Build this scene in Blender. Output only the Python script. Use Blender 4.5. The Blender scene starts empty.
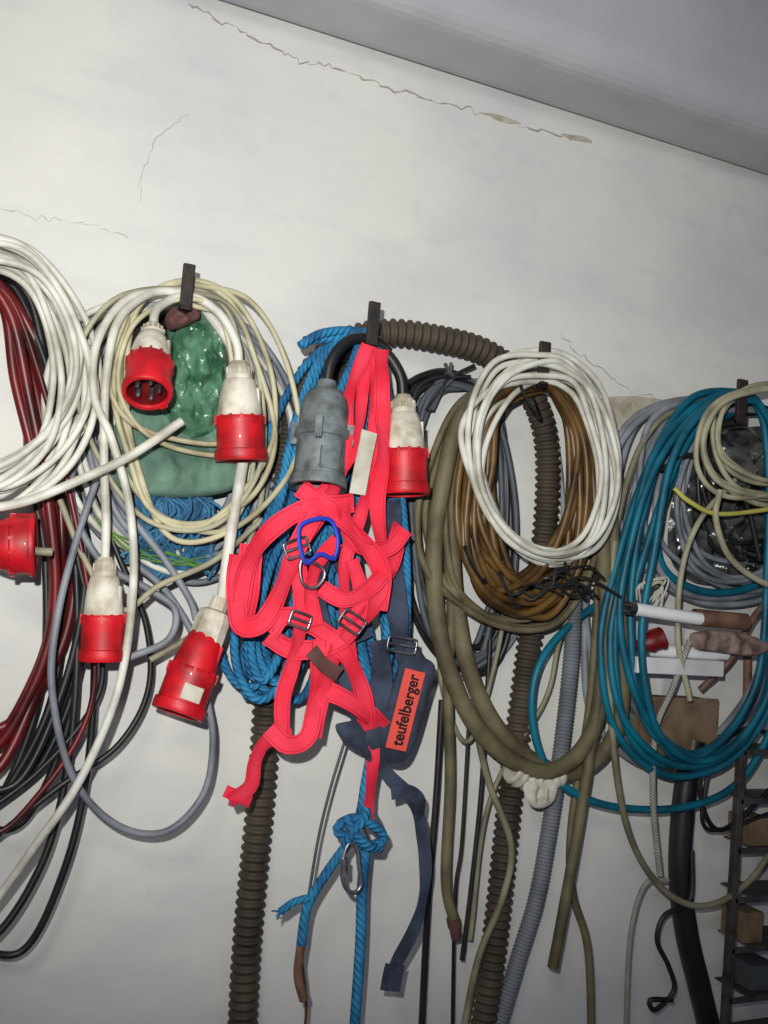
import bpy, math, random
import numpy as np
from mathutils import Vector, Matrix, noise

sc = bpy.context.scene
sc.view_settings.view_transform = 'Standard'
sc.view_settings.look = 'None'

# ------------------------------------------------------------------ camera
F = 1000.0
YAW, PITCH, ROLL = math.radians(24.0), math.radians(3.8), math.radians(4.8)
CAM = Vector((0.0, -1.5, 1.6))
fw = Vector((math.sin(YAW)*math.cos(PITCH), math.cos(YAW)*math.cos(PITCH), math.sin(PITCH)))
r0 = Vector((math.cos(YAW), -math.sin(YAW), 0))
u0 = r0.cross(fw)
rt = r0*math.cos(ROLL) + u0*math.sin(ROLL)
up = u0*math.cos(ROLL) - r0*math.sin(ROLL)

cd = bpy.data.cameras.new('camera')
cam = bpy.data.objects.new('camera', cd)
sc.collection.objects.link(cam)
cam.matrix_world = Matrix(((rt.x, up.x, -fw.x, CAM.x), (rt.y, up.y, -fw.y, CAM.y), (rt.z, up.z, -fw.z, CAM.z), (0, 0, 0, 1)))
cd.sensor_fit = 'VERTICAL'
cd.sensor_height = 36.0
cd.lens = 36.0*F/1024.0
cd.clip_start = 0.02
sc.camera = cam

def ray(px, py):
    return fw + rt*((px-384.0)/F) + up*((512.0-py)/F)
def P(px, py, h=0.0):
    """measured photo point -> point on the plane h metres in front of the wall"""
    d = ray(px, py)
    return CAM + d*((-h - CAM.y)/d.y)
def M(px, py, wpx, h=0.0):
    d = ray(px, py)
    return wpx*((-h - CAM.y)/d.y)/F
X, Y, Z = Vector((1, 0, 0)), Vector((0, 1, 0)), Vector((0, 0, 1))

# ------------------------------------------------------------------ materials
def lin(c):
    return tuple(((x/255.0)/12.92 if x/255.0 <= 0.04045 else ((x/255.0+0.055)/1.055)**2.4) for x in c)
def mat(name, c, rough=0.5, var=0.25, scale=30, bump=0.0, bscale=200, metal=0.0, c2=None, trans=0.0, spec=0.5, uvwave=None, coat=0.0, alpha=1.0):
    m = bpy.data.materials.new(name); m.use_nodes = True
    nt = m.node_tree; N = nt.nodes; Lk = nt.links
    b = N['Principled BSDF']
    b.inputs['Roughness'].default_value = rough
    b.inputs['Metallic'].default_value = metal
    b.inputs['Specular IOR Level'].default_value = spec
    b.inputs['Transmission Weight'].default_value = trans
    b.inputs['Coat Weight'].default_value = coat
    b.inputs['Alpha'].default_value = alpha
    l = lin(c)
    l2 = lin(c2) if c2 else tuple(x*(1-var) for x in l)
    tc = N.new('ShaderNodeTexCoord')
    n = N.new('ShaderNodeTexNoise'); n.inputs['Scale'].default_value = scale; n.inputs['Detail'].default_value = 5
    Lk.new(tc.outputs['Object'], n.inputs['Vector'])
    r = N.new('ShaderNodeValToRGB')
    r.color_ramp.elements[0].position = 0.35; r.color_ramp.elements[0].color = (*l2, 1)
    r.color_ramp.elements[1].position = 0.6; r.color_ramp.elements[1].color = (*l, 1)
    Lk.new(n.outputs['Fac'], r.inputs['Fac'])
    Lk.new(r.outputs['Color'], b.inputs['Base Color'])
    hsrc = None
    if uvwave:
        mp = N.new('ShaderNodeMapping'); mp.inputs['Scale'].default_value = (uvwave[0], uvwave[1], 1)
        Lk.new(tc.outputs['UV'], mp.inputs['Vector'])
        w = N.new('ShaderNodeTexWave'); w.wave_type = 'BANDS'; w.bands_direction = 'DIAGONAL'
        w.inputs['Scale'].default_value = 1.0; w.inputs['Distortion'].default_value = 0.6
        Lk.new(mp.outputs['Vector'], w.inputs['Vector'])
        mx = N.new('ShaderNodeMixRGB'); mx.blend_type = 'MULTIPLY'
        mx.inputs['Fac'].default_value = uvwave[2]
        Lk.new(r.outputs['Color'], mx.inputs['Color1']); Lk.new(w.outputs['Color'], mx.inputs['Color2'])
        Lk.new(mx.outputs['Color'], b.inputs['Base Color'])
        hsrc = w.outputs['Fac']
    if bump > 0:
        bp = N.new('ShaderNodeBump'); bp.inputs['Strength'].default_value = bump; bp.inputs['Distance'].default_value = 0.003
        if hsrc is None:
            n2 = N.new('ShaderNodeTexNoise'); n2.inputs['Scale'].default_value = bscale; n2.inputs['Detail'].default_value = 4
            Lk.new(tc.outputs['Object'], n2.inputs['Vector']); hsrc = n2.outputs['Fac']
        Lk.new(hsrc, bp.inputs['Height']); Lk.new(bp.outputs['Normal'], b.inputs['Normal'])
    return m

m_white = mat('cable_white_pvc', (218, 217, 206), 0.55, c2=(166, 163, 148), scale=18)
m_cream = mat('cable_cream_pvc', (196, 190, 156), 0.55, c2=(152, 144, 112), scale=18)
m_grey = mat('cable_grey_pvc', (138, 143, 150), 0.55, c2=(98, 103, 110), scale=16)
m_dgrey = mat('cable_dark_grey', (78, 84, 90), 0.55, scale=14)
m_black = mat('cable_black_rubber', (22, 23, 26), 0.45, c2=(38, 37, 36), scale=20)
m_dred = mat('hose_dark_red', (112, 20, 22), 0.4, c2=(60, 12, 14), scale=14)
m_olive = mat('hose_olive_rubber', (112, 104, 76), 0.65, c2=(78, 70, 48), scale=16, bump=0.3)
m_olive2 = mat('cable_olive_beige', (142, 138, 112), 0.6, c2=(100, 96, 74), scale=14)
m_brown = mat('cable_brown', (104, 76, 34), 0.42, c2=(56, 38, 16), scale=18)
m_teal = mat('cable_teal', (0, 108, 132), 0.5, c2=(0, 74, 94), scale=14)
m_beige = mat('cable_beige', (176, 172, 144), 0.55, c2=(128, 124, 100), scale=16)
m_yellow = mat('cable_yellow', (192, 188, 90), 0.5, scale=14)
m_corr = mat('corrugated_brown_plastic', (74, 64, 52), 0.7, c2=(42, 36, 28), scale=10)
m_conduit = mat('conduit_grey', (116, 120, 126), 0.6, c2=(88, 92, 98), scale=12)
m_steel = mat('hook_rusty_steel', (42, 39, 40), 0.65, c2=(62, 50, 44), scale=60, metal=0.3, bump=0.4)
m_chrome = mat('buckle_steel', (170, 172, 176), 0.35, c2=(96, 96, 98), scale=30, metal=0.9)
m_red = mat('plug_red_plastic', (212, 18, 34), 0.5, c2=(156, 12, 22), scale=26, coat=0.1)
m_redd = mat('plug_red_inside', (110, 12, 16), 0.5, scale=18)
m_plugw = mat('plug_white_plastic', (218, 214, 198), 0.55, c2=(156, 146, 122), scale=30)
m_plugg = mat('plug_grey_aluminium', (124, 132, 134), 0.6, c2=(80, 86, 86), scale=36, metal=0.2, bump=0.3)
m_pink = mat('webbing_neon_red', (255, 62, 88), 0.8, c2=(244, 34, 62), scale=20, bump=0.35, uvwave=(8, 260, 0.12))
m_pinkd = mat('webbing_red_edge', (214, 22, 54), 0.8, scale=30)
m_navy = mat('webbing_navy', (64, 74, 96), 0.85, c2=(42, 48, 64), scale=30, bump=0.3, uvwave=(10, 260, 0.25))
m_blue = mat('rope_blue', (44, 140, 190), 0.8, c2=(24, 92, 140), scale=30, bump=0.6, uvwave=(2, 60, 0.3))
m_bbuckle = mat('clip_bright_blue', (28, 60, 186), 0.5, scale=20)
m_label = mat('label_red', (230, 84, 70), 0.6, var=0.1, scale=30)
m_ink = mat('label_ink', (20, 16, 18), 0.6)
m_green = mat('cloth_sage_green', (104, 136, 118), 0.85, c2=(66, 96, 82), scale=18, bump=0.4, bscale=80)
m_greenp = mat('plastic_film_green', (110, 160, 128), 0.18, c2=(40, 92, 60), scale=40, bump=0.9, bscale=60, alpha=.6, coat=.8)
m_mesh = mat('net_blue', (60, 118, 156), 0.8, c2=(34, 78, 112), scale=40)
m_tape = mat('masking_tape', (206, 202, 186), 0.75, c2=(180, 174, 156), scale=40)
m_bag = mat('bag_dark_plastic', (84, 86, 84), 0.2, c2=(26, 27, 28), scale=32, bump=0.8, bscale=45, coat=0.5)
m_card = mat('cardboard_brown', (128, 108, 84), 0.8, c2=(100, 82, 62), scale=25)
m_copper = mat('pipe_brown', (128, 94, 76), 0.6, c2=(84, 60, 48), scale=25)
m_shelf = mat('shelf_white_paint', (222, 222, 224), 0.6, scale=12)
m_tube = mat('tube_white_glass', (240, 241, 242), 0.2, var=0.06)
m_rack = mat('rack_grey_steel', (84, 80, 78), 0.6, c2=(58, 52, 48), scale=30, metal=0.3)
m_twine = mat('twine_white', (190, 188, 178), 0.8, scale=30, bump=0.6, uvwave=(2, 120, 0.5))
m_leather = mat('leather_brown', (96, 62, 58), .7)

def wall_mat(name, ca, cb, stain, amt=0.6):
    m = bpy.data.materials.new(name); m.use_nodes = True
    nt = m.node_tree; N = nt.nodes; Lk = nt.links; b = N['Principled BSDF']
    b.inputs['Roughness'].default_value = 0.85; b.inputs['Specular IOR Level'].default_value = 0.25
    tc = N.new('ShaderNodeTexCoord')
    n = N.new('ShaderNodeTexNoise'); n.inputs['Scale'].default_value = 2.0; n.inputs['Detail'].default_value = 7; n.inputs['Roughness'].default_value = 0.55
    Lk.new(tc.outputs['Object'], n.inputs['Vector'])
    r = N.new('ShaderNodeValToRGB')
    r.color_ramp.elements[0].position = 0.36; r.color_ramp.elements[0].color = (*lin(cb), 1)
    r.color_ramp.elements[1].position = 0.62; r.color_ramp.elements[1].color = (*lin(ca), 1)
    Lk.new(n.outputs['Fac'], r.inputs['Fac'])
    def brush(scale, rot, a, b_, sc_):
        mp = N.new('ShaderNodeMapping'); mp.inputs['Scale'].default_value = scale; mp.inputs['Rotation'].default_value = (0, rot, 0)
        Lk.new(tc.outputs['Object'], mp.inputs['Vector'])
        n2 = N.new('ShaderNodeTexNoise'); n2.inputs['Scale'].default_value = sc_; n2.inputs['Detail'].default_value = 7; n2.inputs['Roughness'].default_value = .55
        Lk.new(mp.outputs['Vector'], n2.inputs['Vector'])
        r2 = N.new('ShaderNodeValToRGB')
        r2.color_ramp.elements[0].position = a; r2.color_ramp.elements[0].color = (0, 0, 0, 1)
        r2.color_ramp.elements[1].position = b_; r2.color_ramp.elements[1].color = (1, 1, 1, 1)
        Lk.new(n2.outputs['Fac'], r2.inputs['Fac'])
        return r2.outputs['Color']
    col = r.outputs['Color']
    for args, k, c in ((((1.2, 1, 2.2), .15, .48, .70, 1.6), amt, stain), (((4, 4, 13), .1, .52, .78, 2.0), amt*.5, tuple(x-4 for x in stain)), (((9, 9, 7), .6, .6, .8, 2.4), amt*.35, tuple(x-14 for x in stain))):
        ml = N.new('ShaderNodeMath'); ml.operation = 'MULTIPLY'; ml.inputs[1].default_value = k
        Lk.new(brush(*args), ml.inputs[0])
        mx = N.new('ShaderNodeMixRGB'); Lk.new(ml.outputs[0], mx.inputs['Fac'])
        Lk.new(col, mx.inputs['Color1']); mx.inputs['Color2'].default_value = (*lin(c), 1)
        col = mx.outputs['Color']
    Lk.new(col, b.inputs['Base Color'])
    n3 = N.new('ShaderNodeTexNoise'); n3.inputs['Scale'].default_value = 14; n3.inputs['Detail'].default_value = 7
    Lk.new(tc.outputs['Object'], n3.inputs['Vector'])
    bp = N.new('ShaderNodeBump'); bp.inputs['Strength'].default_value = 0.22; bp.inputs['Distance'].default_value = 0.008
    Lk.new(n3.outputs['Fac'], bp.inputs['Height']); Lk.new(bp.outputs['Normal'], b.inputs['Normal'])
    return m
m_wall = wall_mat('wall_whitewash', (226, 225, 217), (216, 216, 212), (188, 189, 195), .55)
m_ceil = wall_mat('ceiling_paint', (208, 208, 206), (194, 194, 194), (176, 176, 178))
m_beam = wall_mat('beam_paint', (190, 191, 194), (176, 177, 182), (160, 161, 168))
m_floor = mat('floor_concrete', (120, 118, 114), 0.85, var=0.3, scale=4, bump=0.3, bscale=60)
m_crack = mat('crack_grey', (172, 166, 156), 0.9)
m_plaster = mat('plaster_exposed', (190, 184, 166), 0.9, c2=(162, 154, 134), scale=30, bump=0.5, bscale=80)

# ------------------------------------------------------------------ mesh builder
def cr(pts, step=0.007, closed=False):
    pts = [np.array(p, float) for p in pts]
    n = len(pts); out = []
    segs = n if closed else n-1
    for i in range(segs):
        if closed:
            a, b, c, d = pts[(i-1) % n], pts[i], pts[(i+1) % n], pts[(i+2) % n]
        else:
            b, c = pts[i], pts[i+1]
            a = pts[i-1] if i > 0 else 2*b-c
            d = pts[i+2] if i+2 < n else 2*c-b
        k = max(2, int(np.linalg.norm((c-b)[:3])/step))
        for j in range(k):
            t = j/k
            out.append(0.5*((2*b)+(-a+c)*t+(2*a-5*b+4*c-d)*t*t+(-a+3*b-3*c+d)*t**3))
    if not closed: out.append(pts[-1])
    return np.array(out)

class MB:
    def __init__(s): s.v = []; s.f = []; s.m = []; s.uv = []
    def grid(s, rings, mi, closed_u=True, closed_v=False, uvu=None, uvv=None):
        base = len(s.v); n = len(rings); k = len(rings[0])
        for r in rings:
            for p in r: s.v.append(tuple(p))
        uvv = uvv if uvv is not None else list(range(n+1))
        ku = k if closed_u else k-1
        nv = n if closed_v else n-1
        for i in range(nv):
            i2 = (i+1) % n
            for j in range(ku):
                j2 = (j+1) % k
                s.f.append((base+i*k+j, base+i*k+j2, base+i2*k+j2, base+i2*k+j))
                s.m.append(mi[j] if isinstance(mi, (list, tuple)) else mi)
                ua = uvu[j] if uvu else j/k; ub = uvu[j+1] if uvu else (j+1)/k
                va, vb = uvv[i], uvv[i+1] if i+1 < len(uvv) else uvv[i]
                s.uv += [(ua, va), (ub, va), (ub, vb), (ua, vb)]
        return base
    def cap(s, idx, mi):
        s.f.append(tuple(idx)); s.m.append(mi); s.uv += [(0.5, 0.5)]*len(idx)
    def tube(s, pts, r, sides=9, mi=0, closed=False, cap=True, capm=None, flat=1.0):
        pts = np.asarray(pts); n = len(pts)
        if closed: tan = np.roll(pts, -1, 0)-np.roll(pts, 1, 0)
        else: tan = np.gradient(pts, axis=0)
        tan = tan/(np.linalg.norm(tan, axis=1)[:, None]+1e-12)
        N0 = np.cross(tan[0], (0, -1, 0)); 
        if np.linalg.norm(N0) < 0.1: N0 = np.cross(tan[0], (1, 0, 0))
        N0 /= np.linalg.norm(N0)
        seg = np.linalg.norm(np.diff(pts, axis=0), axis=1); L = np.concatenate([[0], np.cumsum(seg)])
        rr = r if hasattr(r, '__len__') else [r]*n
        rings = []
        nn = N0
        ang = np.linspace(0, 2*math.pi, sides, endpoint=False)
        for i in range(n):
            nn = nn - tan[i]*np.dot(nn, tan[i]); nn /= (np.linalg.norm(nn)+1e-12)
            bb = np.cross(tan[i], nn)
            rings.append(pts[i]+rr[i]*(np.outer(np.cos(ang), nn)+np.outer(np.sin(ang)*flat, bb)))
        base = s.grid(rings, mi, closed_v=closed, uvv=list(L)+[L[-1]])
        if cap and not closed:
            cm = mi if capm is None else capm
            s.cap([base+j for j in range(sides)][::-1], cm)
            s.cap([base+(n-1)*sides+j for j in range(sides)], cm)
    def strap(s, pts, w, th=0.0025, mi=0, me=None):
        """flat webbing; pts (n,4): xyz + twist degrees"""
        me = mi if me is None else me
        P3 = pts[:, :3]; tw = np.radians(pts[:, 3]); n = len(P3)
        tan = np.gradient(P3, axis=0); tan /= (np.linalg.norm(tan, axis=1)[:, None]+1e-12)
        L = np.concatenate([[0], np.cumsum(np.linalg.norm(np.diff(P3, axis=0), axis=1))])
        rings = []
        us = [-1, -.8, -0.68, 0.68, .8, 1]
        for i in range(n):
            nrm = np.array((0, -1.0, 0)); nrm = nrm-tan[i]*np.dot(nrm, tan[i]); nrm /= np.linalg.norm(nrm)+1e-9
            sd = np.cross(tan[i], nrm)
            c, sn = math.cos(tw[i]), math.sin(tw[i])
            sd2 = sd*c+nrm*sn; n2 = nrm*c-sd*sn
            ring = [P3[i]+sd2*u*w/2+n2*th/2 for u in us]+[P3[i]+sd2*u*w/2-n2*th/2 for u in us[::-1]]
            rings.append(ring)
        base = s.grid(rings, [mi, me, mi, me, mi, me, mi, me, mi, me, mi, me], uvu=[0, .1, .17, .83, .9, 1, 1, .9, .83, .17, .1, 0, 0], uvv=list(L))
        k = 12
        s.cap([base+j for j in range(k)][::-1], me); s.cap([base+(n-1)*k+j for j in range(k)], me)
    def lathe(s, p0, p1, prof, sides=28, mi=0, squash=None):
        p0 = Vector(p0); p1 = Vector(p1); a = (p1-p0); L = a.length; a = a/L
        ref = Vector((0, -1, 0)) if abs(a.y) < 0.9 else Vector((1, 0, 0))
        x = ref.cross(a).normalized(); y = a.cross(x)
        rings = []
        for t, r in prof:
            c = p0+a*L*t
            rings.append([c+(x*math.cos(q)+y*math.sin(q))*max(r, 1e-5) for q in [2*math.pi*j/sides for j in range(sides)]])
        s.grid(rings, mi)
        return x, y, a, L
    def box(s, c, ax, ay, az, mi=0):
        c = Vector(c); b = len(s.v)
        for i in (-1, 1):
            for j in (-1, 1):
                for k in (-1, 1): s.v.append(tuple(c+ax*i+ay*j+az*k))
        for f in ((0, 1, 3, 2), (4, 6, 7, 5), (0, 4, 5, 1), (2, 3, 7, 6), (0, 2, 6, 4), (1, 5, 7, 3)):
            s.f.append(tuple(b+q for q in f)); s.m.append(mi); s.uv += [(0, 0), (1, 0), (1, 1), (0, 1)]
    def pillow(s, outline, h, bulge, mi=0, wr=0.3, fr=20, back=0.3, seed=0, rings_n=14):
        pts = cr([(x*0.001, y*0.001, 0) for x, y in outline], 0.004, True)*1000
        c = pts.mean(0); rings = []; k = len(pts)
        def ring(q, front):
            out = []
            for p in pts:
                x, y = c[0]+(p[0]-c[0])*q, c[1]+(p[1]-c[1])*q
                w = P(x, y, h)
                prof = math.sqrt(max(0, 1-q**3))
                nz = noise.noise(Vector((w.x*fr+seed, w.z*fr*0.6, 0)))+0.5*noise.noise(Vector((w.x*fr*2.6+seed, w.z*fr*1.6, 3)))
                off = bulge*prof*(1+wr*nz*2.2) if front else -bulge*back*prof
                out.append(w+Vector((0, -off, 0)))
            return out
        qs = [i/rings_n for i in range(1, rings_n+1)]
        allr = [ring(0.01, True)]+[ring(q, True) for q in qs]+[ring(q, False) for q in qs[::-1][1:]]+[ring(0.01, False)]
        s.grid(allr, mi)
    def obj(s, name, mats, parent=None, smooth=True, ang=50, bevel=0):
        me = bpy.data.meshes.new(name)
        me.from_pydata(s.v, [], s.f)
        for m in mats: me.materials.append(m)
        me.polygons.foreach_set('material_index', s.m)
        me.polygons.foreach_set('use_smooth', [smooth]*len(s.f))
        uvl = me.uv_layers.new(name='UVMap')
        uvl.data.foreach_set('uv', [q for t in s.uv for q in t])
        me.update()
        if smooth: me.set_sharp_from_angle(angle=math.radians(ang))
        o = bpy.data.objects.new(name, me)
        sc.collection.objects.link(o)
        if bevel:
            bm = o.modifiers.new('bevel', 'BEVEL'); bm.width = bevel; bm.segments = 2
        if parent: o.parent = parent
        return o

def wpath(pts, hd=0.05, step=0.007, closed=False):
    W = [P(p[0], p[1], p[2] if len(p) > 2 else hd) for p in pts]
    return cr(W, step, closed)
def cable(name, pts, w, m, h=0.05, sides=9):
    mb = MB(); mid = pts[len(pts)//2]
    mb.tube(wpath(pts, h), M(mid[0], mid[1], w, h)/2, sides)
    return mb.obj(name, [m])
def coil_pts(ctrl, turns, h0, h1, smin, smax, jit, seed, anchor=None, grip=.35):
    R = random.Random(seed); ax, ay = anchor or ctrl[0]
    T = [dict(s=R.uniform(smin, smax), sx=R.uniform(.86, 1.07), dx=R.gauss(0, jit), dy=R.gauss(0, jit*.6), h=R.uniform(h0, h1), rot=R.gauss(0, .05)) for _ in range(turns+1)]
    K = len(ctrl); pts = []
    for t in range(turns):
        a, b = T[t], T[t+1]
        ph = R.uniform(0, 6.28); ph3 = R.uniform(0, 6.28)
        for k, (x, y) in enumerate(ctrl):
            q = k/K; q = q*q*(3-2*q)
            g = {z: a[z]*(1-q)+b[z]*q for z in a}
            d = math.hypot(x-ax, y-ay); w = min(1, max(grip, d/130))
            wob = jit*.5*math.sin(2*math.pi*k/K*2+ph)+jit*.3*math.sin(2*math.pi*k/K*3+ph3)
            X_, Y_ = (x-ax)*g['s']*g['sx'], (y-ay)*g['s']
            c, s_ = math.cos(g['rot']), math.sin(g['rot'])
            X_, Y_ = X_*c-Y_*s_, X_*s_+Y_*c
            pts.append((ax+X_+(g['dx']+wob)*w+R.gauss(0, jit*.14), ay+Y_+(g['dy']+wob)*w+R.gauss(0, 1.2), g['h']+R.uniform(-.004, .004)))
    return pts
def coil(name, ctrl, turns, w, m, h0, h1, smin=.85, smax=1.0, jit=5, seed=1, anchor=None, sides=8, grip=.35):
    pts = coil_pts(ctrl, turns, h0, h1, smin, smax, jit, seed, anchor, grip)
    mb = MB(); cx = sum(c[0] for c in ctrl)/len(ctrl); cy = sum(c[1] for c in ctrl)/len(ctrl)
    mb.tube(wpath(pts, h0, 0.009), M(cx, cy, w, (h0+h1)/2)/2, sides)
    return mb.obj(name, [m])
def ribbed(name, pts, w, pitch, amp, m, h=0.03, sides=20):
    path = wpath(pts, h, pitch/8)
    seg = np.linalg.norm(np.diff(path, axis=0), axis=1); L = np.concatenate([[0], np.cumsum(seg)])
    mid = pts[len(pts)//2]; r = M(mid[0], mid[1], w, h)/2
    ph = np.cos(2*math.pi*L/pitch)
    rr = r*(1-amp+amp*np.sign(ph)*np.abs(ph)**0.6)
    mb = MB(); mb.tube(path, rr, sides)
    return mb.obj(name, [m], ang=75)

# ------------------------------------------------------------------ room shell
ZB = P(474, 93, 0).z
d = ray(590, 62); tt = (ZB-CAM.z)/d.z; YB = (CAM+d*tt).y
XL, XR, YF = -2.2, 4.6, -4.2
ZC = ZB+0.32
def slab(name, lo, hi, m, bevel=0):
    mb = MB(); lo = Vector(lo); hi = Vector(hi); c = (lo+hi)/2; e = (hi-lo)/2
    mb.box(c, Vector((e.x, 0, 0)), Vector((0, e.y, 0)), Vector((0, 0, e.z)))
    o = mb.obj(name, [m], smooth=False)
    if bevel:
        b = o.modifiers.new('bevel', 'BEVEL'); b.width = bevel; b.segments = 6
    return o
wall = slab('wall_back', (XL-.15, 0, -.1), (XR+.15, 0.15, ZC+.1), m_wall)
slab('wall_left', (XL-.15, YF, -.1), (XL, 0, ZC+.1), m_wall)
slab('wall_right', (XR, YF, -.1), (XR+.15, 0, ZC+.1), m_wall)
slab('floor', (XL-.15, YF, -.1), (XR+.15, 0.15, 0), m_floor)
slab('ceiling', (XL-.15, YF, ZC), (XR+.15, 0.15, ZC+.1), m_ceil)
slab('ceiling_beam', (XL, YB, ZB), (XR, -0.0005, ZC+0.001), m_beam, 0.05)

def crack(pts, seed, w=1.2):
    R = random.Random(seed); dense = []
    base = cr([(p[0]*.001, p[1]*.001, 0) for p in pts], 0.005)*1000
    for p in base: dense.append(P(p[0]+R.gauss(0, 1.8), p[1]+R.gauss(0, 1.8), 0.0))
    mb = MB()
    rr = [M(300, 200, w)/2*(0.2+R.random()*1.1) for _ in dense]
    mb.tube(np.array(dense), rr, 5)
    mb.obj('crack', [m_crack], wall)
crack([(185, 3), (240, 30), (300, 62), (330, 66), (400, 92), (470, 110), (530, 128), (590, 140)], 1, 2.0)
crack([(190, 112), (168, 128), (148, 160), (138, 205)], 3, .6)
crack([(0, 208), (40, 218), (80, 224), (128, 236)], 4, .7)
crack([(560, 335), (620, 385), (660, 400), (720, 395)], 6, 1.2)
for k, o in enumerate([[(590, 402), (625, 396), (665, 400), (678, 406), (650, 418), (622, 428), (600, 420)],
          [(485, 113), (500, 115), (522, 124), (500, 122)],
          [(560, 134), (585, 137), (592, 143), (572, 140)]]):
    mb = MB(); mb.pillow(o, 0.0, 0.0012, wr=.5, fr=60, seed=k*7); mb.obj('plaster_patch', [m_plaster], wall)

# ------------------------------------------------------------------ hooks
def hook(px, ytop, ybar, reach=0.15, w=12):
    tip = P(px, ytop, reach); cor = P(px, ybar, reach)
    hw = M(px, ybar, w, reach)/2; th = 0.004
    mb = MB()
    z0, z1 = cor.z, tip.z; x = (tip.x+cor.x)/2
    mb.box((x, -reach+th, (z0+z1)/2), X*hw, Y*th, Z*(z1-z0)/2)
    mb.box((x, -reach/2, z0+th), X*hw, Y*reach/2, Z*th)
    mb.box((x, -0.003, z0), X*hw*2.0, Y*0.003, Z*0.045)
    for q in (-1, 1): mb.lathe((x, -0.006, z0+q*0.03), (x, -0.012, z0+q*0.03), [(0, 0.006), (.6, .006), (1, 0)], 12)
    mb.obj('wall_hook', [m_steel], smooth=False, bevel=0.0015)
hook(-40, 215, 262); hook(188, 263, 310); hook(374, 301, 349); hook(545, 341, 388); hook(743, 379, 425)

# ------------------------------------------------------------------ CEE plugs
def rel(prof, R): return [(t, r*R) for t, r in prof]
def plug(name, p0, p1, w, body, shell, style='plug', label=False, keyang=-0.6):
    a = P(*p0); b = P(*p1); R = M(p1[0], p1[1], w, p1[2])/2
    mb = MB()
    g = [(-.03, 0.0), (-.03, .30), (0, .36), (.02, .44), (.10, .47), (.11, .52), (.15, .52), (.16, .5)]
    mb.lathe(a, b, rel(g, R), 24, 0)
    mb.lathe(a, b, rel([(.15, .46), (.17, .60), (.30, .74), (.45, .83), (.54, .86), (.56, .86), (.60, .80)], R), 32, 0)
    x, y, ax, L = mb.lathe(a, b, rel([(.54, .80), (.545, .92), (.56, .96), (.60, .97), (.66, .92), (.88, .92), (.89, 1.0), (.94, 1.02), (.99, 1.0), (1.0, .97), (1.0, .84), (.97, .80)], R), 36, 1)
    mb.lathe(a, b, rel([(.97, .80), (.72, .78), (.70, .0)], R), 36, 2)
    A, B = Vector(a), Vector(b)
    for i in range(14):
        q = 2*math.pi*i/14; dr = x*math.cos(q)+y*math.sin(q); tg = ax.cross(dr)
        mb.box(A+ax*L*.58+dr*R*.94, dr*R*.05, tg*R*.05, ax*L*.045, 1)
        mb.box(A+ax*L*.07+dr*R*.46, dr*R*.04, tg*R*.03, ax*L*.035, 0)
    dr = x*math.cos(keyang)+y*math.sin(keyang); tg = ax.cross(dr)
    mb.box(A+ax*L*.80+dr*R*.96, dr*R*.13, tg*R*.16, ax*L*.19, 1)
    for q in (keyang+1.2, keyang-1.6):
        dr = x*math.cos(q)+y*math.sin(q); tg = ax.cross(dr)
        mb.box(A+ax*L*.38+dr*R*.76, dr*R*.05, tg*R*.09, ax*L*.12, 0)
    if style == 'plug':
        for i in range(5):
            q = 2*math.pi*i/5+.3; dr = x*math.cos(q)+y*math.sin(q)
            mb.lathe(A+ax*L*.70+dr*R*.46, A+ax*L*.97+dr*R*.46, rel([(0, .11), (.92, .11), (1, .07), (1, 0)], R), 10, 3)
    else:
        mb.lathe(a, b, rel([(.70, .70), (.96, .70), (.97, .66), (.97, 0)], R), 30, 1)
        for i in range(5):
            q = 2*math.pi*i/5+.3; dr = x*math.cos(q)+y*math.sin(q)
            mb.lathe(A+ax*L*.968+dr*R*.42, A+ax*L*.975+dr*R*.42, rel([(0, .12), (1, .12), (1, 0)], R), 12, 3)
    if label:
        dr = Vector((0, -1, 0)); dr = (dr-ax*dr.dot(ax)).normalized(); tg = ax.cross(dr)
        mb.box(A+ax*L*.79+dr*R*.93, dr*R*.02, tg*R*.38, ax*L*.075, 4)
    return mb.obj(name, [body, shell, m_redd if shell == m_red else m_dgrey, m_chrome, m_tape])

plug('power_plug', (153, 328, .150), (147, 394, .215), 50, m_plugw, m_red, 'plug')
plug('power_plug', (239, 364, .150), (241, 461, .150), 52, m_plugw, m_red, 'plug')
plug('power_plug', (105, 560, .130), (102, 661, .135), 46, m_plugw, m_red, 'plug')
plug('power_connector', (213, 618, .130), (177, 714, .150), 54, m_red, m_red, 'socket', label=True)
plug('power_plug', (403, 398, .150), (405, 495, .160), 50, m_plugw, m_red, 'socket')
plug('power_plug', (-20, 545, .14), (36, 545, .15), 64, m_red, m_red, 'socket')
mb = MB(); a = P(221, 598, .128); b = P(203, 648, .135); R = M(210, 630, 36, .13)/2
mb.lathe(a, b, rel([(0, 0), (0, .5), (.25, .55), (.3, .9), (.5, 1), (.95, 1), (1, .9), (1, 0)], R), 10, 0)
mb.obj('cable_gland', [m_plugw], ang=25)
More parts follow.
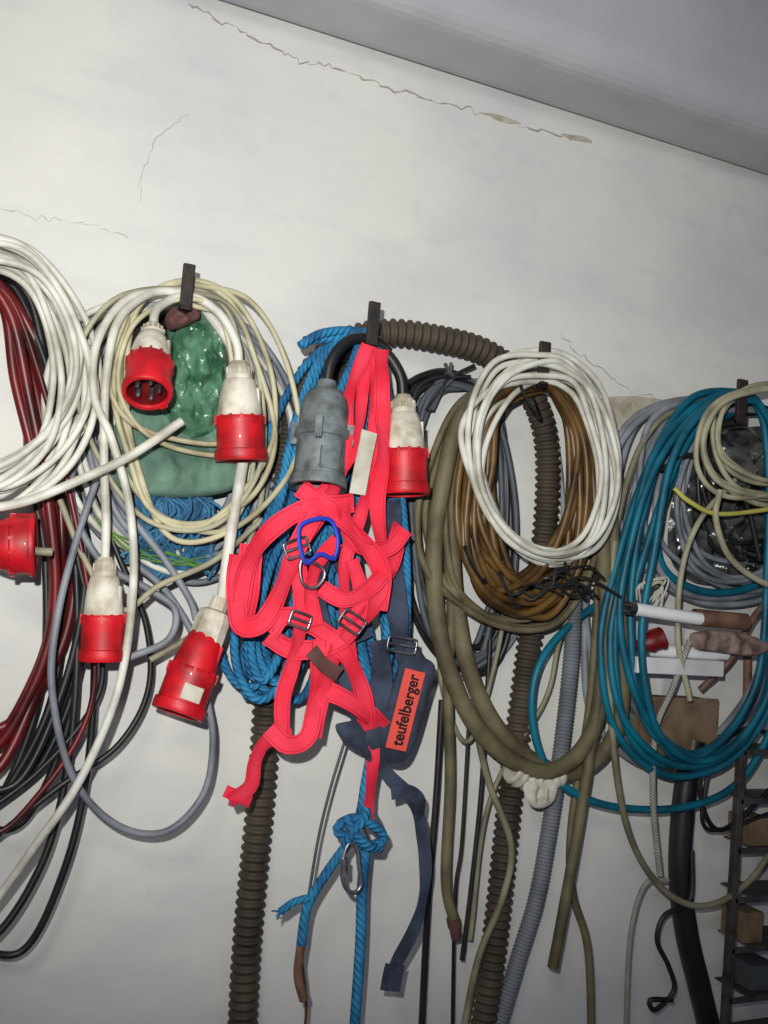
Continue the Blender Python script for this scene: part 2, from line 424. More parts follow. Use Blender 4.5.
# old grey aluminium connector
mb = MB(); a = P(327, 384, .14); b = P(318, 488, .165); R = M(318, 470, 56, .15)/2
x, y, ax, L = mb.lathe(a, b, rel([(-.02, 0), (-.02, .34), (.06, .38), (.08, .6), (.16, .80), (.25, .88), (.45, .90), (.46, .98), (.5, 1.0), (.54, .98), (.55, .9), (.9, .92), (.91, 1.02), (1, 1.02), (1, .86), (.8, .84), (.8, 0)], R), 36, 0)
for i in range(4):
    q = i*math.pi/2+.5; dr = x*math.cos(q)+y*math.sin(q); tg = ax.cross(dr)
    mb.box(a+ax*L*.5+dr*R*.98, dr*R*.16, tg*R*.12, ax*L*.1, 0)
    mb.lathe(a+ax*L*.56+dr*R*1.05, a+ax*L*.60+dr*R*1.05, rel([(0, .11), (1, .11), (1, 0)], R), 8, 1)
mb.box(a+ax*L*.73-Y*R*.92, Y*R*.08, ax.cross(Y)*R*.35, ax*L*.1, 0)
mb.obj('industrial_connector', [m_plugg, m_chrome])

# ------------------------------------------------------------------ group far left
GL = [(-30, 240), (45, 258), (90, 320), (102, 395), (72, 465), (0, 508), (-80, 480), (-130, 400), (-125, 320), (-90, 262)]
coil('cable_coil', GL, 14, 7.5, m_white, .08, .145, .70, 1.04, 9, 3, anchor=(-60, 300), grip=.6)
coil('cable_coil', [(-30, 268), (20, 290), (44, 370), (58, 480), (78, 590), (62, 720), (0, 835), (-70, 800), (-120, 600), (-110, 400), (-80, 300)], 6, 8, m_black, .03, .08, .82, 1.02, 9, 5)
coil('hose_coil', [(-30, 280), (10, 310), (35, 400), (52, 500), (62, 620), (40, 720), (-15, 800), (-90, 700), (-110, 500), (-80, 340)], 5, 11, m_dred, .03, .10, .84, 1.0, 8, 8, sides=12)
coil('cable_coil', [(-30, 270), (30, 330), (62, 450), (84, 600), (80, 760), (55, 890), (0, 980), (-80, 900), (-120, 600), (-100, 380)], 2, 8, m_black, .04, .10, .94, 1.0, 4, 11)
coil('cable_coil', [(-30, 275), (10, 300), (40, 380), (66, 500), (84, 620), (76, 720), (20, 800), (-40, 840), (-100, 700), (-110, 450)], 1, 6, m_dred, .09, .11, .94, 1.0, 5, 12)
cable('cable_end', [(-40, 512, .15), (20, 503, .15), (75, 482, .155), (130, 456, .16), (182, 421, .165)], 9, m_white)
cable('cable_end', [(-40, 530, .15), (0, 540, .15), (30, 550, .15), (52, 552, .15)], 8, m_beige)

# ------------------------------------------------------------------ hook 1 group
G1 = [(186, 308), (240, 335), (272, 410), (268, 500), (235, 552), (180, 574), (120, 555), (80, 500), (62, 420), (78, 350), (126, 314)]
coil('cable_coil', G1, 22, 6.5, m_grey, .02, .075, .84, 1.04, 8, 21)
coil('cable_coil', G1, 4, 6.5, m_white, .05, .09, .84, 1.02, 9, 22)
coil('cable_coil', [(186, 284), (245, 305), (278, 370), (290, 455), (262, 520), (205, 556), (150, 545), (122, 480), (108, 400), (125, 315)], 3, 6, m_cream, .10, .14, .90, 1.0, 7, 23)
coil('cable_coil', [(186, 298), (225, 320), (238, 390), (225, 440), (180, 450), (130, 430), (108, 380), (125, 320)], 2, 5.5, m_cream, .12, .14, .9, 1.0, 7, 24)
coil('cable_coil', [(186, 290), (230, 310), (258, 380), (262, 470), (220, 530), (150, 520), (100, 460), (78, 380), (110, 305)], 2, 5.5, m_beige, .10, .13, .92, 1.03, 7, 25)
mb = MB()
mb.pillow([(170, 322), (200, 306), (222, 325), (222, 395), (242, 450), (238, 482), (200, 492), (150, 496), (116, 482), (110, 445), (124, 408), (158, 395), (166, 350)], .07, .028, 0, .35, 24, seed=2, rings_n=24)
mb.pillow([(112, 455), (150, 448), (200, 444), (240, 448), (244, 470), (232, 490), (180, 498), (120, 488)], .09, .022, 0, .3, 26, seed=22)
mb.obj('cloth_hat', [m_green])
mb = MB()
mb.pillow([(168, 350), (180, 328), (205, 322), (224, 345), (228, 395), (216, 428), (190, 436), (164, 410)], .105, .014, 0, .8, 42, seed=5, rings_n=28)
mb.obj('plastic_bag', [m_greenp])
mb = MB()
mb.pillow([(165, 318), (176, 306), (196, 308), (200, 318), (186, 326), (170, 330)], .12, .012, 0, .7, 60, seed=8)
mb.obj('rusty_rag', [m_leather])
mb = MB(); R = random.Random(4)
for i in range(22):
    x0 = R.uniform(138, 205)
    pts = [(x0+R.uniform(-8, 8), 488+R.uniform(-4, 6), .08), (x0+R.uniform(-22, 22), 512, .08+R.uniform(0, .03)), (x0+R.uniform(-20, 20), 535, .08+R.uniform(0, .03)), (x0+R.uniform(-24, 24), 558, .08), (x0+R.uniform(-12, 12), 572+R.uniform(-8, 8), .07)]
    mb.tube(wpath(pts), 0.0024, 6)
mb.pillow([(140, 492), (205, 490), (216, 530), (205, 570), (160, 578), (132, 545)], .065, .012, 0, .9, 50, seed=3)
mb.obj('blue_net', [m_mesh])
mb = MB()
for i in range(5):
    pts = [(100+R.uniform(-6, 6), 520+R.uniform(-8, 8), .08), (130, 545+R.uniform(-8, 8), .09), (165, 560+R.uniform(-10, 8), .09), (205, 565+R.uniform(-8, 8), .08)]
    mb.tube(wpath(pts), 0.0013, 5)
mb.obj('thin_wire', [mat('wire_green', (96, 140, 60), .5)])
cable('plug_cord', [(153, 330, .150), (158, 308, .14), (188, 296, .13), (218, 312, .14), (236, 342, .15), (239, 366, .15)], 8.5, m_white)
cable('plug_cord', [(190, 292, .125), (150, 294, .13), (118, 322, .14), (106, 380, .14), (104, 460, .13), (106, 520, .13), (105, 562, .13)], 8.5, m_white)
cable('plug_cord', [(200, 300, .11), (238, 360, .10), (246, 430, .10), (240, 480, .12), (230, 540, .125), (222, 600, .128)], 11, m_white)
cable('hanging_cable', [(188, 290, .12), (130, 298, .13), (98, 340, .14), (94, 395, .145), (112, 440, .15), (130, 510, .15), (133, 590, .15), (118, 690, .15), (80, 780, .14), (35, 846, .13), (0, 895, .12), (-40, 945, .12)], 8, m_white)
cable('hanging_cable', [(100, 470, .09), (75, 545, .10), (57, 620, .11), (52, 690, .11), (72, 775, .11), (115, 824, .11), (165, 832, .11), (203, 795, .11), (213, 742, .11), (206, 695, .11), (195, 640, .10), (165, 590, .09), (130, 560, .08)], 7, m_grey)
cable('hanging_cable', [(80, 430, .08), (72, 500, .09), (100, 560, .10), (150, 590, .11), (175, 610, .12), (168, 640, .12), (128, 658, .12)], 7, m_grey)
cable('hanging_cable', [(262, 520, .10), (215, 560, .11), (160, 585, .12), (120, 610, .12), (85, 560, .1), (60, 500, .08)], 6, m_beige)
cable('hanging_cable', [(88, 480, .07), (120, 560, .08), (146, 625, .08), (148, 690, .08), (118, 745, .08), (60, 786, .08), (0, 833, .08), (-40, 860, .08)], 6, m_black)
cable('hanging_cable', [(60, 420, .07), (78, 560, .07), (100, 640, .07), (96, 700, .07), (40, 770, .07), (-40, 830, .07)], 6, m_black)
cable('hanging_cable', [(100, 440, .08), (120, 500, .10), (165, 560, .11), (190, 600, .12), (196, 620, .12)], 7, m_grey)
cable('hanging_cable', [(240, 420, .08), (262, 480, .08), (250, 540, .09), (225, 600, .09), (200, 630, .09), (150, 660, .09)], 6, m_beige)

# ------------------------------------------------------------------ corrugated hose over hooks 2 and 3, both ends down to the floor
ribbed('corrugated_hose', [(217, 1640, .035), (228, 1300, .035), (240, 1075, .035), (247, 940, .035), (262, 780, .035), (269, 660, .035), (275, 560, .035), (284, 460, .035), (302, 390, .035), (335, 348, .04), (380, 333, .05), (430, 337, .06), (485, 352, .06), (525, 385, .055), (546, 440, .05), (545, 530, .04), (531, 630, .035), (512, 780, .035), (497, 920, .035), (478, 1075, .035), (455, 1300, .035), (436, 1530, .035)], 27, 0.0135, .11, m_corr)

# blue rope
coil('rope_coil', [(368, 336), (322, 356), (298, 420), (278, 510), (250, 590), (240, 665), (258, 706), (284, 690), (302, 620), (330, 520), (352, 420)], 8, 9, m_blue, .07, .12, .92, 1.0, 7, 31)
coil('rope_coil', [(374, 344), (352, 440), (342, 560), (348, 680), (368, 735), (390, 690), (392, 580), (384, 450)], 5, 9, m_blue, .09, .125, .86, 1.0, 6, 33)
cable('rope_end', [(300, 346, .13), (320, 334, .13), (350, 331, .12), (372, 338, .11), (380, 350, .1)], 9, m_blue)
cable('rope_end', [(304, 341, .12), (330, 338, .12), (358, 340, .12), (345, 380, .12), (322, 430, .12)], 9, m_blue)
cable('plug_cord', [(326, 388, .14), (332, 360, .14), (350, 340, .135), (374, 340, .13), (388, 352, .12)], 11, m_black)
cable('plug_cord', [(360, 342, .12), (384, 352, .14), (400, 375, .15), (403, 400, .15)], 11, m_black)

# ------------------------------------------------------------------ safety harness
H = MB(); RS = random.Random(77)
def S(pts, w, mi=0, me=1, th=.0025, rip=26):
    W = [tuple(P(p[0], p[1], p[2]))+((p[3] if len(p) > 3 else 0),) for p in pts]
    c = pts[len(pts)//2]
    D = cr(W, .006); ph = RS.uniform(0, 6); n = len(D)
    q = np.arange(n)*.006
    D[:, 3] += rip*np.sin(q/.022+ph)*np.clip(q/.02, 0, 1)
    D[:, 1] += -.006*np.sin(q/.03+ph*1.7)
    H.strap(D, M(c[0], c[1], w, c[2]), th, mi, me)
S([(366, 346, .155), (352, 390, .165), (346, 430, .17), (340, 470, .175), (324, 510, .18), (302, 545, .18)], 14)
S([(372, 346, .155), (362, 400, .165), (352, 450, .17), (330, 485, .175), (302, 510, .18)], 12)
S([(380, 350, .155), (384, 400, .165), (382, 450, .17), (378, 500, .175), (384, 560, .18), (378, 610, .18)], 16)
S([(376, 352, .15), (376, 420, .16), (370, 470, .165), (360, 520, .17), (344, 570, .17), (345, 620, .17), (352, 660, .17)], 14)
S([(352, 503, .18), (315, 506, .185), (285, 520, .185), (258, 545, .185), (244, 575, .18, 10), (238, 612, .175, 20)], 20)
S([(238, 555, .17, 30), (236, 600, .175, 10), (240, 626, .18), (262, 622, .185), (282, 590, .185), (298, 545, .185), (312, 515, .185)], 20)
S([(252, 545, .16), (246, 592, .165), (243, 632, .17)], 24)
S([(300, 488, .17), (330, 510, .19), (355, 533, .195), (378, 560, .195), (382, 588, .19), (362, 618, .188), (330, 645, .186), (295, 650, .185), (268, 636, .18)], 19)
S([(268, 632, .175, 30), (285, 616, .18, 10), (318, 628, .188), (345, 652, .19), (360, 690, .185), (368, 730, .17)], 19)
S([(398, 525, .15, 30), (388, 570, .165), (362, 610, .178), (336, 650, .182), (322, 690, .18), (314, 738, .18)], 18)
S([(300, 560, .17), (300, 610, .175), (294, 660, .18), (284, 700, .18), (282, 738, .18)], 16)
S([(318, 640, .18), (318, 690, .185), (308, 735, .188), (286, 744, .188), (268, 728, .18)], 18)
S([(326, 690, .18), (346, 700, .185), (368, 714, .18), (384, 728, .17)], 19)
S([(292, 735, .175, 20), (268, 742, .175), (256, 762, .175), (250, 786, .175, 20), (228, 800, .17, 50)], 16)
S([(224, 790, .17), (238, 796, .172), (250, 802, .17)], 12)
S([(372, 745, .16), (372, 785, .16), (369, 822, .16)], 13)
S([(322, 588, .175), (345, 600, .195), (368, 588, .195), (388, 566, .18)], 17)
S([(336, 540, .18), (320, 560, .188), (312, 590, .19), (316, 625, .188)], 15)
S([(340, 500, .19), (348, 530, .195), (366, 548, .195), (390, 548, .185), (404, 530, .17)], 16)
S([(352, 560, .19), (362, 590, .198), (358, 620, .196), (342, 640, .19)], 15)
S([(368, 432, .18), (362, 462, .183), (358, 494, .183)], 17, 3, 3, rip=4)
S([(388, 500, .13), (394, 560, .14), (396, 610, .15), (402, 650, .155), (420, 672, .16)], 22, 2, 2)
S([(345, 660, .15), (355, 700, .16), (368, 745, .165), (392, 760, .165)], 22, 2, 2)
S([(378, 640, .15), (384, 700, .155), (380, 740, .155)], 22, 2, 2)
S([(320, 560, .16), (318, 600, .165), (328, 640, .17)], 18, 2, 2)
S([(340, 560, .15), (350, 600, .15), (366, 640, .15)], 18, 2, 2)
S([(310, 650, .19), (325, 666, .194), (340, 675, .194)], 15, 4, 4)
S([(372, 750, .15), (388, 775, .15), (408, 795, .15), (422, 825, .15), (426, 870, .15), (414, 925, .15), (398, 965, .15), (390, 992, .15)], 13, 2, 2, rip=25)
S([(397, 966, .152), (391, 992, .152)], 22, 2, 2, rip=0)
S([(390, 792, .155), (405, 790, .155), (418, 800, .155), (420, 820, .15)], 14, 2, 2)
H.pillow([(336, 724), (362, 726), (384, 712), (402, 660), (434, 664), (428, 700), (406, 760), (372, 756), (344, 742)], .158, .010, 2, .3, 30, seed=6)
H.pillow([(406, 636), (420, 650), (428, 668), (410, 678), (396, 660)], .15, .01, 2, .3, 30, seed=9)
def buckle(cx, cy, w, hh, h, rot=0, mi=5, thick=3.0, bar=True):
    c, s = math.cos(math.radians(rot)), math.sin(math.radians(rot))
    q = [(-w, -hh*.7), (-w*.8, -hh), (w*.8, -hh), (w, -hh*.7), (w, hh*.7), (w*.8, hh), (-w*.8, hh), (-w, hh*.7)]
    pp = [(cx+a*c-b*s, cy+a*s+b*c, h) for a, b in q]
    H.tube(wpath(pp, closed=True, step=.004), M(cx, cy, thick, h)/2, 8, mi, closed=True)
    if bar: H.tube(wpath([(cx-w*c, cy-w*s, h), (cx+w*c, cy+w*s, h)]), M(cx, cy, thick, h)/2, 8, mi)
buckle(297, 548, 12, 8, .196, -20)
buckle(352, 622, 12, 8, .205, 35)
buckle(402, 645, 14, 7, .168, 10)
buckle(373, 828, 12, 8, .155, 70)
buckle(300, 620, 10, 7, .196, 20)
q = [(300, 527), (328, 519), (338, 538), (334, 558), (320, 554), (305, 562)]
H.tube(wpath([(a, b, .205) for a, b in q], closed=True, step=.004), M(318, 540, 4.5, .2)/2, 8, 6, closed=True, flat=.6)
q = [(302, 560), (322, 568), (324, 578), (314, 588), (302, 582)]
H.tube(wpath([(a, b, .20) for a, b in q], closed=True, step=.004), M(318, 540, 3.5, .2)/2, 8, 5, closed=True)
har = H.obj('safety_harness', [m_pink, m_pinkd, m_navy, m_tape, m_leather, m_chrome, m_bbuckle])
hl = .176
pa, pb = P(396, 748, hl), P(415, 672, hl)
ux = (pb-pa); LL = ux.length; ux.normalize()
nz = Vector((0, -1, 0)); uy = nz.cross(ux).normalized()
hw = M(405, 710, 23, hl)/2
mb = MB(); mb.box((pa+pb)/2, ux*LL*.52, uy*hw, nz*.0012)
mb.obj('label', [m_label], har, smooth=False, bevel=.0005)
tcu = bpy.data.curves.new('label_text', 'FONT'); tcu.body = 'teufelberger'; tcu.align_x = 'CENTER'; tcu.align_y = 'CENTER'
tcu.size = hw*1.5; tcu.extrude = .0004; tcu.offset = 0.0006
to = bpy.data.objects.new('label_text_tmp', tcu); sc.collection.objects.link(to)
bpy.context.view_layer.update()
tl = max(to.dimensions.x, 1e-4); sx = LL*.94/tl
dg = bpy.context.evaluated_depsgraph_get()
tm = bpy.data.meshes.new_from_object(to.evaluated_get(dg))
bpy.data.objects.remove(to)
tob = bpy.data.objects.new('label_text', tm); sc.collection.objects.link(tob)
tm.materials.clear(); tm.materials.append(m_ink)
cc = (pa+pb)/2+nz*.0016
tob.matrix_world = Matrix(((ux.x*sx, uy.x*1.05, nz.x, cc.x), (ux.y*sx, uy.y*1.05, nz.y, cc.y), (ux.z*sx, uy.z*1.05, nz.z, cc.z), (0, 0, 0, 1)))
tob.parent = har

# lanyard: blue rope, knot, carabiner
mb = MB(); r = M(360, 850, 10, .15)/2
mb.tube(wpath([(374, 740, .15), (366, 780, .15), (360, 815, .15), (350, 840, .155), (330, 868, .15), (308, 905, .15), (301, 945, .15)]), r, 10)
mb.tube(wpath([(366, 842, .15), (362, 890, .15), (360, 950, .15), (352, 1060, .15)]), r*1.1, 10)
mb.tube(wpath([(340, 824, .165), (356, 818, .17), (374, 826, .17), (384, 838, .165), (374, 846, .16), (352, 840, .168), (338, 832, .165)], closed=True), r, 10, closed=True)
mb.tube(wpath([(346, 816, .17), (354, 832, .178), (368, 846, .172), (380, 848, .16)]), r, 10)
mb.tube(wpath([(345, 846, .165), (352, 832, .178), (364, 820, .172), (366, 810, .16)]), r, 10)
mb.tube(wpath([(308, 898, .155), (294, 902, .155), (280, 912, .155)]), r*.8, 8)
for i in range(8): mb.tube(wpath([(282, 911, .155), (276+R.uniform(-5, 3), 914+R.uniform(-6, 6), .155)]), .0012, 4)
mb.tube(wpath([(301, 944, .15), (298, 975, .15), (304, 1000, .15)]), r*.95, 8, 1)
mb.obj('lanyard_rope', [m_blue, m_copper])
mb = MB()
mb.tube(wpath([(346, 848, .175), (342, 866, .175), (344, 884, .175), (352, 893, .175), (361, 886, .175), (359, 866, .175), (357, 850, .175), (351, 843, .175)], closed=True, step=.004), M(350, 870, 4.6, .16)/2, 10, closed=True)
mb.lathe(P(344, 858, .175), P(344, 874, .175), [(0, .004), (0, .0055), (1, .0055), (1, .004)], 12)
mb.obj('carabiner', [m_chrome])
cable('thin_cord', [(345, 740, .12), (330, 790, .12), (318, 840, .12), (308, 900, .12)], 3, m_dgrey)
cable('thin_cord', [(299, 940, .13), (306, 1000, .12), (304, 1040, .1)], 3, m_brown)

# ------------------------------------------------------------------ behind: grey/black coils between hooks 2 and 3
coil('cable_coil', [(455, 378), (405, 392), (385, 460), (392, 560), (425, 650), (475, 690), (505, 640), (515, 520), (500, 420)], 5, 6.5, m_black, .012, .03, .80, 1.0, 9, 41)
coil('cable_coil', [(465, 385), (425, 400), (408, 480), (412, 580), (440, 660), (490, 700), (520, 640), (525, 520), (505, 420)], 4, 6.5, m_dgrey, .015, .035, .80, 1.0, 9, 43)
coil('cable_coil', [(530, 392), (440, 392), (398, 440), (385, 560), (400, 690), (460, 705), (515, 660), (560, 560), (560, 440)], 3, 5, m_grey, .012, .03, .92, 1.0, 7, 44)
mb = MB()
for i in range(8):
    mb.tube(wpath([(430+R.uniform(-4, 4), 410, .05), (442, 390, .05), (450+R.uniform(-3, 3), 378, .055), (455+R.uniform(-15, 22), 366+R.uniform(-4, 14), .06)]), .003, 6, i % 2)
mb.obj('wire_bundle', [m_black, m_dgrey])

# ------------------------------------------------------------------ hook 3 group
coil('hose_coil', [(528, 375), (468, 405), (438, 480), (426, 570), (436, 670), (474, 748), (535, 784), (585, 745), (604, 660), (604, 570), (592, 470), (566, 395)], 2, 17, m_olive, .06, .09, .95, 1.0, 4, 51, sides=14)
coil('cable_coil', [(528, 380), (460, 405), (430, 470), (420, 540), (440, 600), (500, 640), (560, 630), (600, 560), (600, 460), (570, 400)], 4, 7, m_olive, .06, .09, .90, 1.0, 7, 52)
G3 = [(540, 384), (485, 408), (464, 480), (462, 550), (482, 608), (525, 632), (570, 600), (590, 530), (586, 450), (566, 400)]
coil('cable_coil', G3, 21, 7.5, m_brown, .085, .135, .74, 1.0, 8, 53)
coil('cable_coil', [(546, 361), (500, 376), (470, 425), (474, 490), (505, 542), (555, 566), (602, 545), (620, 480), (606, 408), (578, 370)], 12, 6.2, m_white, .12, .17, .78, 1.05, 9, 58, anchor=(560, 455), grip=.8)
# masking tape wound round the hose, loose end hanging
mb = MB()
tp = [(512, 769, .075), (524, 777, .075), (536, 780, .075), (548, 778, .075), (560, 772, .075)]
path = wpath(tp, step=.003); rr = [M(536, 780, 25, .08)/2*(1+.06*math.sin(i*1.3)+.04*math.sin(i*.5)) for i in range(len(path))]
mb.tube(path, rr, 16)
mb.tube(path[2:-3], [q*1.05 for q in rr[2:-3]], 16)
mb.pillow([(524, 784), (545, 780), (557, 782), (555, 800), (543, 808), (530, 805)], .095, .005, 0, .6, 50, back=1, seed=4)
mb.obj('tape_wrap', [m_tape], ang=25)
mb = MB()
for i in range(8):
    x0 = R.uniform(470, 570); y0 = R.uniform(575, 600)
    mb.tube(wpath([(x0, y0, .145), (x0+R.uniform(5, 20), y0+R.uniform(-14, 14), .155), (x0+R.uniform(25, 40), y0+R.uniform(-18, 14), .155), (x0+R.uniform(45, 60), y0+R.uniform(-20, 10), .15)]), .0022, 6)
for cx, cy in ((510, 590), (475, 565), (575, 580), (530, 400)):
    mb.tube(wpath([(cx-10, cy-18, .14), (cx-3, cy, .152), (cx+10, cy+18, .14), (cx+4, cy, .08)], closed=True), .003, 6, closed=True)
mb.obj('cable_tie', [m_black])
ribbed('flexible_conduit', [(574, 600, .07), (571, 660, .06), (561, 750, .055), (549, 830, .05), (536, 900, .05), (515, 970, .045), (488, 1070, .04), (455, 1250, .04)], 17, .006, .06, m_conduit, sides=16)
cable('hanging_cable', [(585, 420, .08), (612, 500, .09), (610, 590, .09), (598, 700, .09), (578, 830, .09), (562, 920, .09), (553, 968, .09)], 11, m_olive)
cable('hanging_cable', [(600, 560, .07), (590, 700, .07), (572, 820, .07), (572, 890, .07), (588, 950, .07), (592, 1060, .07)], 8, m_olive)
cable('hanging_cable', [(470, 700, .06), (488, 780, .06), (511, 845, .06), (502, 900, .06), (478, 960, .06), (458, 1060, .06)], 7, m_olive2)
cable('hanging_cable', [(440, 480, .07), (452, 580, .07), (448, 680, .07), (450, 780, .07), (446, 880, .07), (455, 925, .07)], 11, m_olive)
mb = MB(); mb.lathe(P(453, 918, .07), P(457, 940, .07), [(0, .006), (0, .011), (.4, .011), (.4, .009), (.9, .009), (1, .006), (1, 0)], 12); mb.obj('hose_nozzle', [m_leather])
cable('hanging_cable', [(442, 700, .05), (436, 800, .05), (428, 900, .05), (420, 1060, .05)], 7, m_black)
cable('hanging_cable', [(490, 640, .05), (482, 780, .05), (472, 880, .05), (462, 960, .05)], 5, m_black)
cable('hanging_cable', [(455, 580, .06), (440, 640, .06), (445, 700, .06), (470, 740, .06), (500, 640, .06), (505, 560, .06)], 5, m_olive2)
cable('hanging_cable', [(470, 700, .05), (462, 840, .05), (455, 900, .05), (452, 1060, .04)], 4, m_black)
cable('hanging_cable', [(590, 560, .08), (560, 640, .06), (545, 700, .05), (490, 800, .05), (470, 940, .05)], 5, m_olive2)
cable('hanging_cable', [(600, 480, .07), (628, 560, .06), (600, 700, .06), (575, 800, .06)], 6, m_grey)

# ------------------------------------------------------------------ hook 4 group
mb = MB()
mb.pillow([(700, 445), (725, 430), (790, 435), (800, 520), (775, 575), (730, 585), (690, 580), (668, 550), (676, 485)], .03, .03, 0, .9, 26, seed=12, rings_n=24)
mb.obj('plastic_bag', [m_bag])
coil('cable_coil', [(745, 412), (700, 425), (680, 480), (690, 550), (740, 580), (790, 560), (806, 480), (790, 425)], 5, 5, m_black, .05, .09, .70, 1.05, 12, 60)
coil('cable_coil', [(745, 408), (695, 425), (665, 490), (680, 560), (740, 590), (790, 560), (806, 480), (790, 425)], 5, 5.5, m_grey, .05, .09, .74, 1.08, 12, 66)
G4 = [(742, 396), (695, 408), (655, 468), (630, 560), (612, 650), (628, 740), (680, 788), (738, 772), (775, 700), (786, 580), (780, 470), (764, 410)]
coil('cable_coil', G4, 7, 7.5, m_teal, .08, .135, .86, 1.01, 9, 61)
coil('cable_coil', [(745, 405), (690, 440), (650, 520), (660, 575), (710, 590), (770, 570), (810, 500), (790, 420)], 1, 8, m_teal, .07, .09, .97, 1.0, 3, 62)
cable('hanging_cable', [(620, 590, .06), (570, 625, .07), (538, 668, .08), (533, 725, .08), (555, 778, .08), (610, 806, .09), (690, 806, .09), (745, 775, .09), (790, 690, .09)], 8, m_teal)
coil('cable_coil', [(748, 390), (712, 412), (702, 460), (722, 500), (770, 516), (815, 490), (828, 430), (795, 392)], 8, 5.5, m_beige, .12, .16, .70, 1.0, 8, 63)
coil('cable_coil', [(742, 400), (680, 402), (642, 430), (618, 480), (606, 550), (604, 640), (625, 740), (700, 780), (780, 700), (810, 560), (790, 430)], 4, 7, m_grey, .03, .07, .90, 1.0, 8, 64)
coil('cable_coil', [(742, 402), (690, 400), (640, 425), (622, 500), (640, 570), (700, 600), (780, 580), (810, 500), (790, 430)], 3, 6.5, m_grey, .05, .09, .92, 1.05, 8, 67)
cable('hanging_cable', [(735, 398, .08), (660, 420, .08), (622, 500, .09), (610, 610, .1), (612, 730, .1), (628, 830, .1), (662, 888, .1), (705, 906, .1), (750, 880, .1), (790, 820, .1)], 6.5, m_olive2)
cable('hanging_cable', [(720, 490, .15), (716, 520, .15), (732, 560, .15), (772, 586, .15), (820, 590, .14)], 6, m_beige)
cable('hanging_cable', [(735, 480, .13), (700, 520, .13), (682, 570, .13), (678, 640, .12), (690, 700, .11)], 5.5, m_beige)
cable('hanging_cable', [(674, 488, .14), (690, 502, .15), (720, 514, .15), (780, 508, .15)], 4.5, m_yellow)
cable('hanging_cable', [(660, 470, .10), (690, 455, .11), (720, 470, .12), (745, 500, .12), (760, 560, .12)], 5, m_black)
cable('hanging_cable', [(790, 740, .08), (740, 730, .08), (700, 770, .08), (720, 830, .08), (790, 770, .08)], 5, m_black)
cable('hanging_cable', [(720, 735, .08), (705, 790, .08), (710, 830, .08), (780, 810, .08)], 4, m_black)
# wall shelf with back board and brackets
zs = P(680, 667, .12).z; xa = P(638, 662, .12).x; xb = P(724, 675, .12).x
mb = MB()
mb.box(((xa+xb)/2, -.06, zs), X*(xb-xa)/2, Y*.06, Z*.014)
mb.box(((xa+xb)/2, -.006, zs+.045), X*(xb-xa)/2, Y*.006, Z*.045)
for xx in (xa+.03, xb-.03):
    mb.box((xx, -.003, zs-.045), X*.01, Y*.003, Z*.04); mb.box((xx, -.04, zs-.017), X*.01, Y*.04, Z*.003)
mb.obj('wall_shelf', [m_shelf], smooth=False, bevel=.002)
# white pipe lying on the shelf
mb = MB(); zt = zs+.014+.011
mb.lathe((xa+.05, -.095, zt), (xb+.02, -.10, zt), [(0, .008), (0, .011), (1, .011), (1, .008), (.2, .008), (.2, 0)], 18)
mb.obj('white_pipe', [m_tube])
# fluorescent tube
mb = MB(); a, b = P(628, 608, .145), P(700, 619, .145); R_ = M(660, 612, 13, .145)/2
mb.lathe(a, b, [(0, 0), (0, R_*.98), (.06, R_*.98), (.06, R_), (.94, R_), (.94, R_*.98), (1, R_*.98), (1, 0)], 20, 0)
ax = (b-a).normalized()
mb.lathe(a-ax*.002, a+ax*.012, [(0, 0), (0, R_*1.04), (1, R_*1.04)], 20, 1)
for s_ in (-1, 1): mb.lathe(a+Z*s_*.005-ax*.009, a+Z*s_*.005, [(0, 0), (0, .0013), (1, .0013)], 8, 1)
mb.obj('fluorescent_tube', [m_tube, m_chrome])
mb = MB(); a, b = P(694, 617, .13), P(746, 622, .15); R_ = M(720, 620, 17, .14)/2
mb.lathe(a, b, [(0, R_*.8), (0, R_), (1, R_), (1, R_*.82), (.1, R_*.8), (.1, 0)], 24, 0)
mb.obj('cardboard_tube', [m_copper])
plug('power_plug', (636, 646, .11), (664, 638, .13), 22, m_redd, m_redd, 'socket')
def wbox(name, px0, py0, px1, py1, h0, h1, m, lid=True):
    a, b = P(px0, py0, h1), P(px1, py1, h1)
    mb = MB(); c = (a+b)/2; c.y = -(h0+h1)/2
    mb.box(c, X*abs(b.x-a.x)/2, Y*(h1-h0)/2, Z*abs(a.z-b.z)/2)
    if lid:
        mb.box(c-Y*(h1-h0)/2, X*abs(b.x-a.x)*.53, Y*.004, Z*abs(a.z-b.z)*.53)
        for i in (-1, 1):
            for j in (-1, 1):
                q = c-Y*((h1-h0)/2+.004)+X*i*abs(b.x-a.x)*.44+Z*j*abs(a.z-b.z)*.42
                mb.lathe(q, q-Y*.003, [(0, .004), (.7, .004), (1, .002), (1, 0)], 10)
    return mb.obj(name, [m], smooth=False, bevel=.002)
wbox('junction_box', 644, 698, 712, 754, 0, .06, m_card)
mb = MB()
mb.tube(wpath([(748, 640, .03), (746, 720, .03), (740, 780, .03), (737, 820, .01)]), .008, 14)
mb.tube(wpath([(700, 690, .06), (730, 660, .09), (752, 620, .1), (768, 600, .1)]), .006, 10)
mb.obj('brown_pipe', [m_copper])
mb = MB()
mb.pillow([(690, 634), (715, 630), (745, 634), (770, 645), (755, 656), (715, 652), (695, 648)], .13, .008, 0, .6, 50, seed=14)
mb.obj('rag', [mat('rag_brown_grey', (150, 128, 118), .8, c2=(104, 84, 78), scale=40)])
cable('rubber_hose', [(694, 740, .05), (684, 800, .05), (680, 870, .05), (686, 930, .05), (700, 990, .05), (722, 1080, .04)], 23, m_black, .05, 18)
cable('twine', [(690, 640, .12), (672, 690, .11), (656, 730, .10), (653, 800, .10), (660, 875, .10)], 6, m_twine)
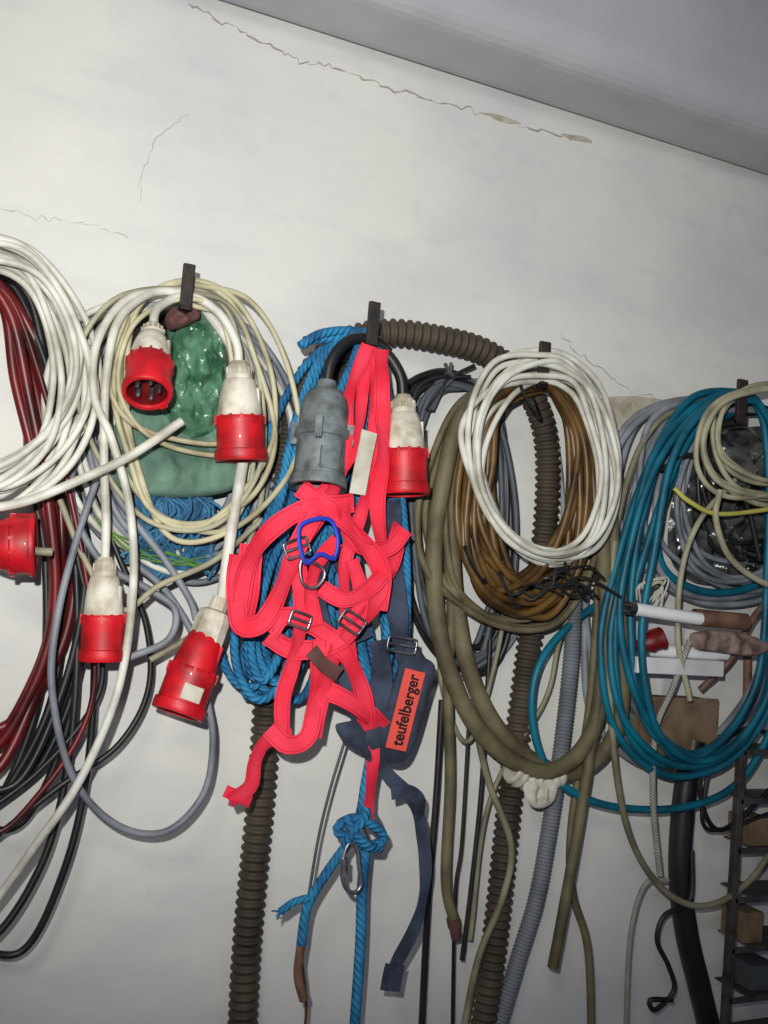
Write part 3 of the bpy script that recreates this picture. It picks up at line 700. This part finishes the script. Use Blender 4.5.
cable('twine', [(668, 880, .08), (645, 885, .08), (630, 940, .08), (625, 1060, .08)], 5, m_twine)
mb = MB()
for i in range(4):
    mb.tube(wpath([(640+R.uniform(-4, 4), 600, .12), (648+R.uniform(-10, 10), 585, .13), (660+R.uniform(-8, 8), 580+R.uniform(-5, 5), .13), (655+R.uniform(-8, 8), 602, .12)]), .0015, 5)
mb.obj('string', [m_tape])
cable('hanging_cable', [(692, 850, .07), (690, 900, .08), (665, 915, .08), (657, 940, .08), (668, 965, .08), (674, 990, .08), (655, 1010, .08), (650, 1000, .08), (672, 1000, .08)], 5, m_black)
# steel rack standing at right (front frame with shelves, feet on the floor)
mb = MB()
HR = .10
t0 = P(741, 735, HR); x0 = P(733, 890, HR).x
Wd = .42
for off in (0, Wd):
    mb.box((x0+off, -HR, t0.z/2), X*.007, Y*.007, Z*t0.z/2)
mb.box((x0+Wd, -.02, t0.z/2), X*.006, Y*.006, Z*t0.z/2)
z_ = t0.z-.03
while z_ > .05:
    mb.box((x0+Wd/2, -HR-.004, z_), X*Wd/2, Y*.003, Z*.005)
    mb.box((x0+Wd/2+.03, -.05, z_-.002), X*(Wd/2-.03), Y*.045, Z*.0015)
    z_ -= .088
for lv, xo, wd, hh, mi in ((2, .08, .05, .05, 1), (4, .075, .045, .055, 1), (5, .11, .06, .045, 2), (3, .2, .06, .06, 1), (1, .18, .05, .05, 2), (7, .08, .06, .06, 1)):
    mb.box((x0+xo, -.05, t0.z-.03-lv*.088+hh/2), X*wd/2, Y*.03, Z*hh/2, mi)
mb.obj('storage_rack', [m_rack, m_card, m_dgrey], smooth=False, bevel=.001)
# ------------------------------------------------------------------ lights
def aim(o, loc, target):
    o.location = loc; o.rotation_euler = (Vector(target)-Vector(loc)).to_track_quat('-Z', 'Y').to_euler()
l = bpy.data.lights.new('camera_flash', 'SPOT'); l.energy = 92; l.spot_size = math.radians(88); l.spot_blend = 1.0; l.shadow_soft_size = .010; l.color = (1.0, .992, .97)
o = bpy.data.objects.new('camera_flash', l); sc.collection.objects.link(o); aim(o, CAM+Vector((-.08, -.02, .10)), P(350, 360))
l = bpy.data.lights.new('upper_wall_fill', 'AREA'); l.shape = 'DISK'; l.size = .5; l.energy = 7; l.color = (1.0, .97, .88)  # added fill light, no fixture there; lifts the upper wall above the lower
o = bpy.data.objects.new('upper_wall_fill', l); sc.collection.objects.link(o); aim(o, (-.5, -1.9, 2.4), (0.2, 0, 2.0))
w = bpy.data.worlds.new('world'); sc.world = w; w.use_nodes = True
w.node_tree.nodes['Background'].inputs[0].default_value = (.60, .65, .95, 1)
w.node_tree.nodes['Background'].inputs[1].default_value = .27
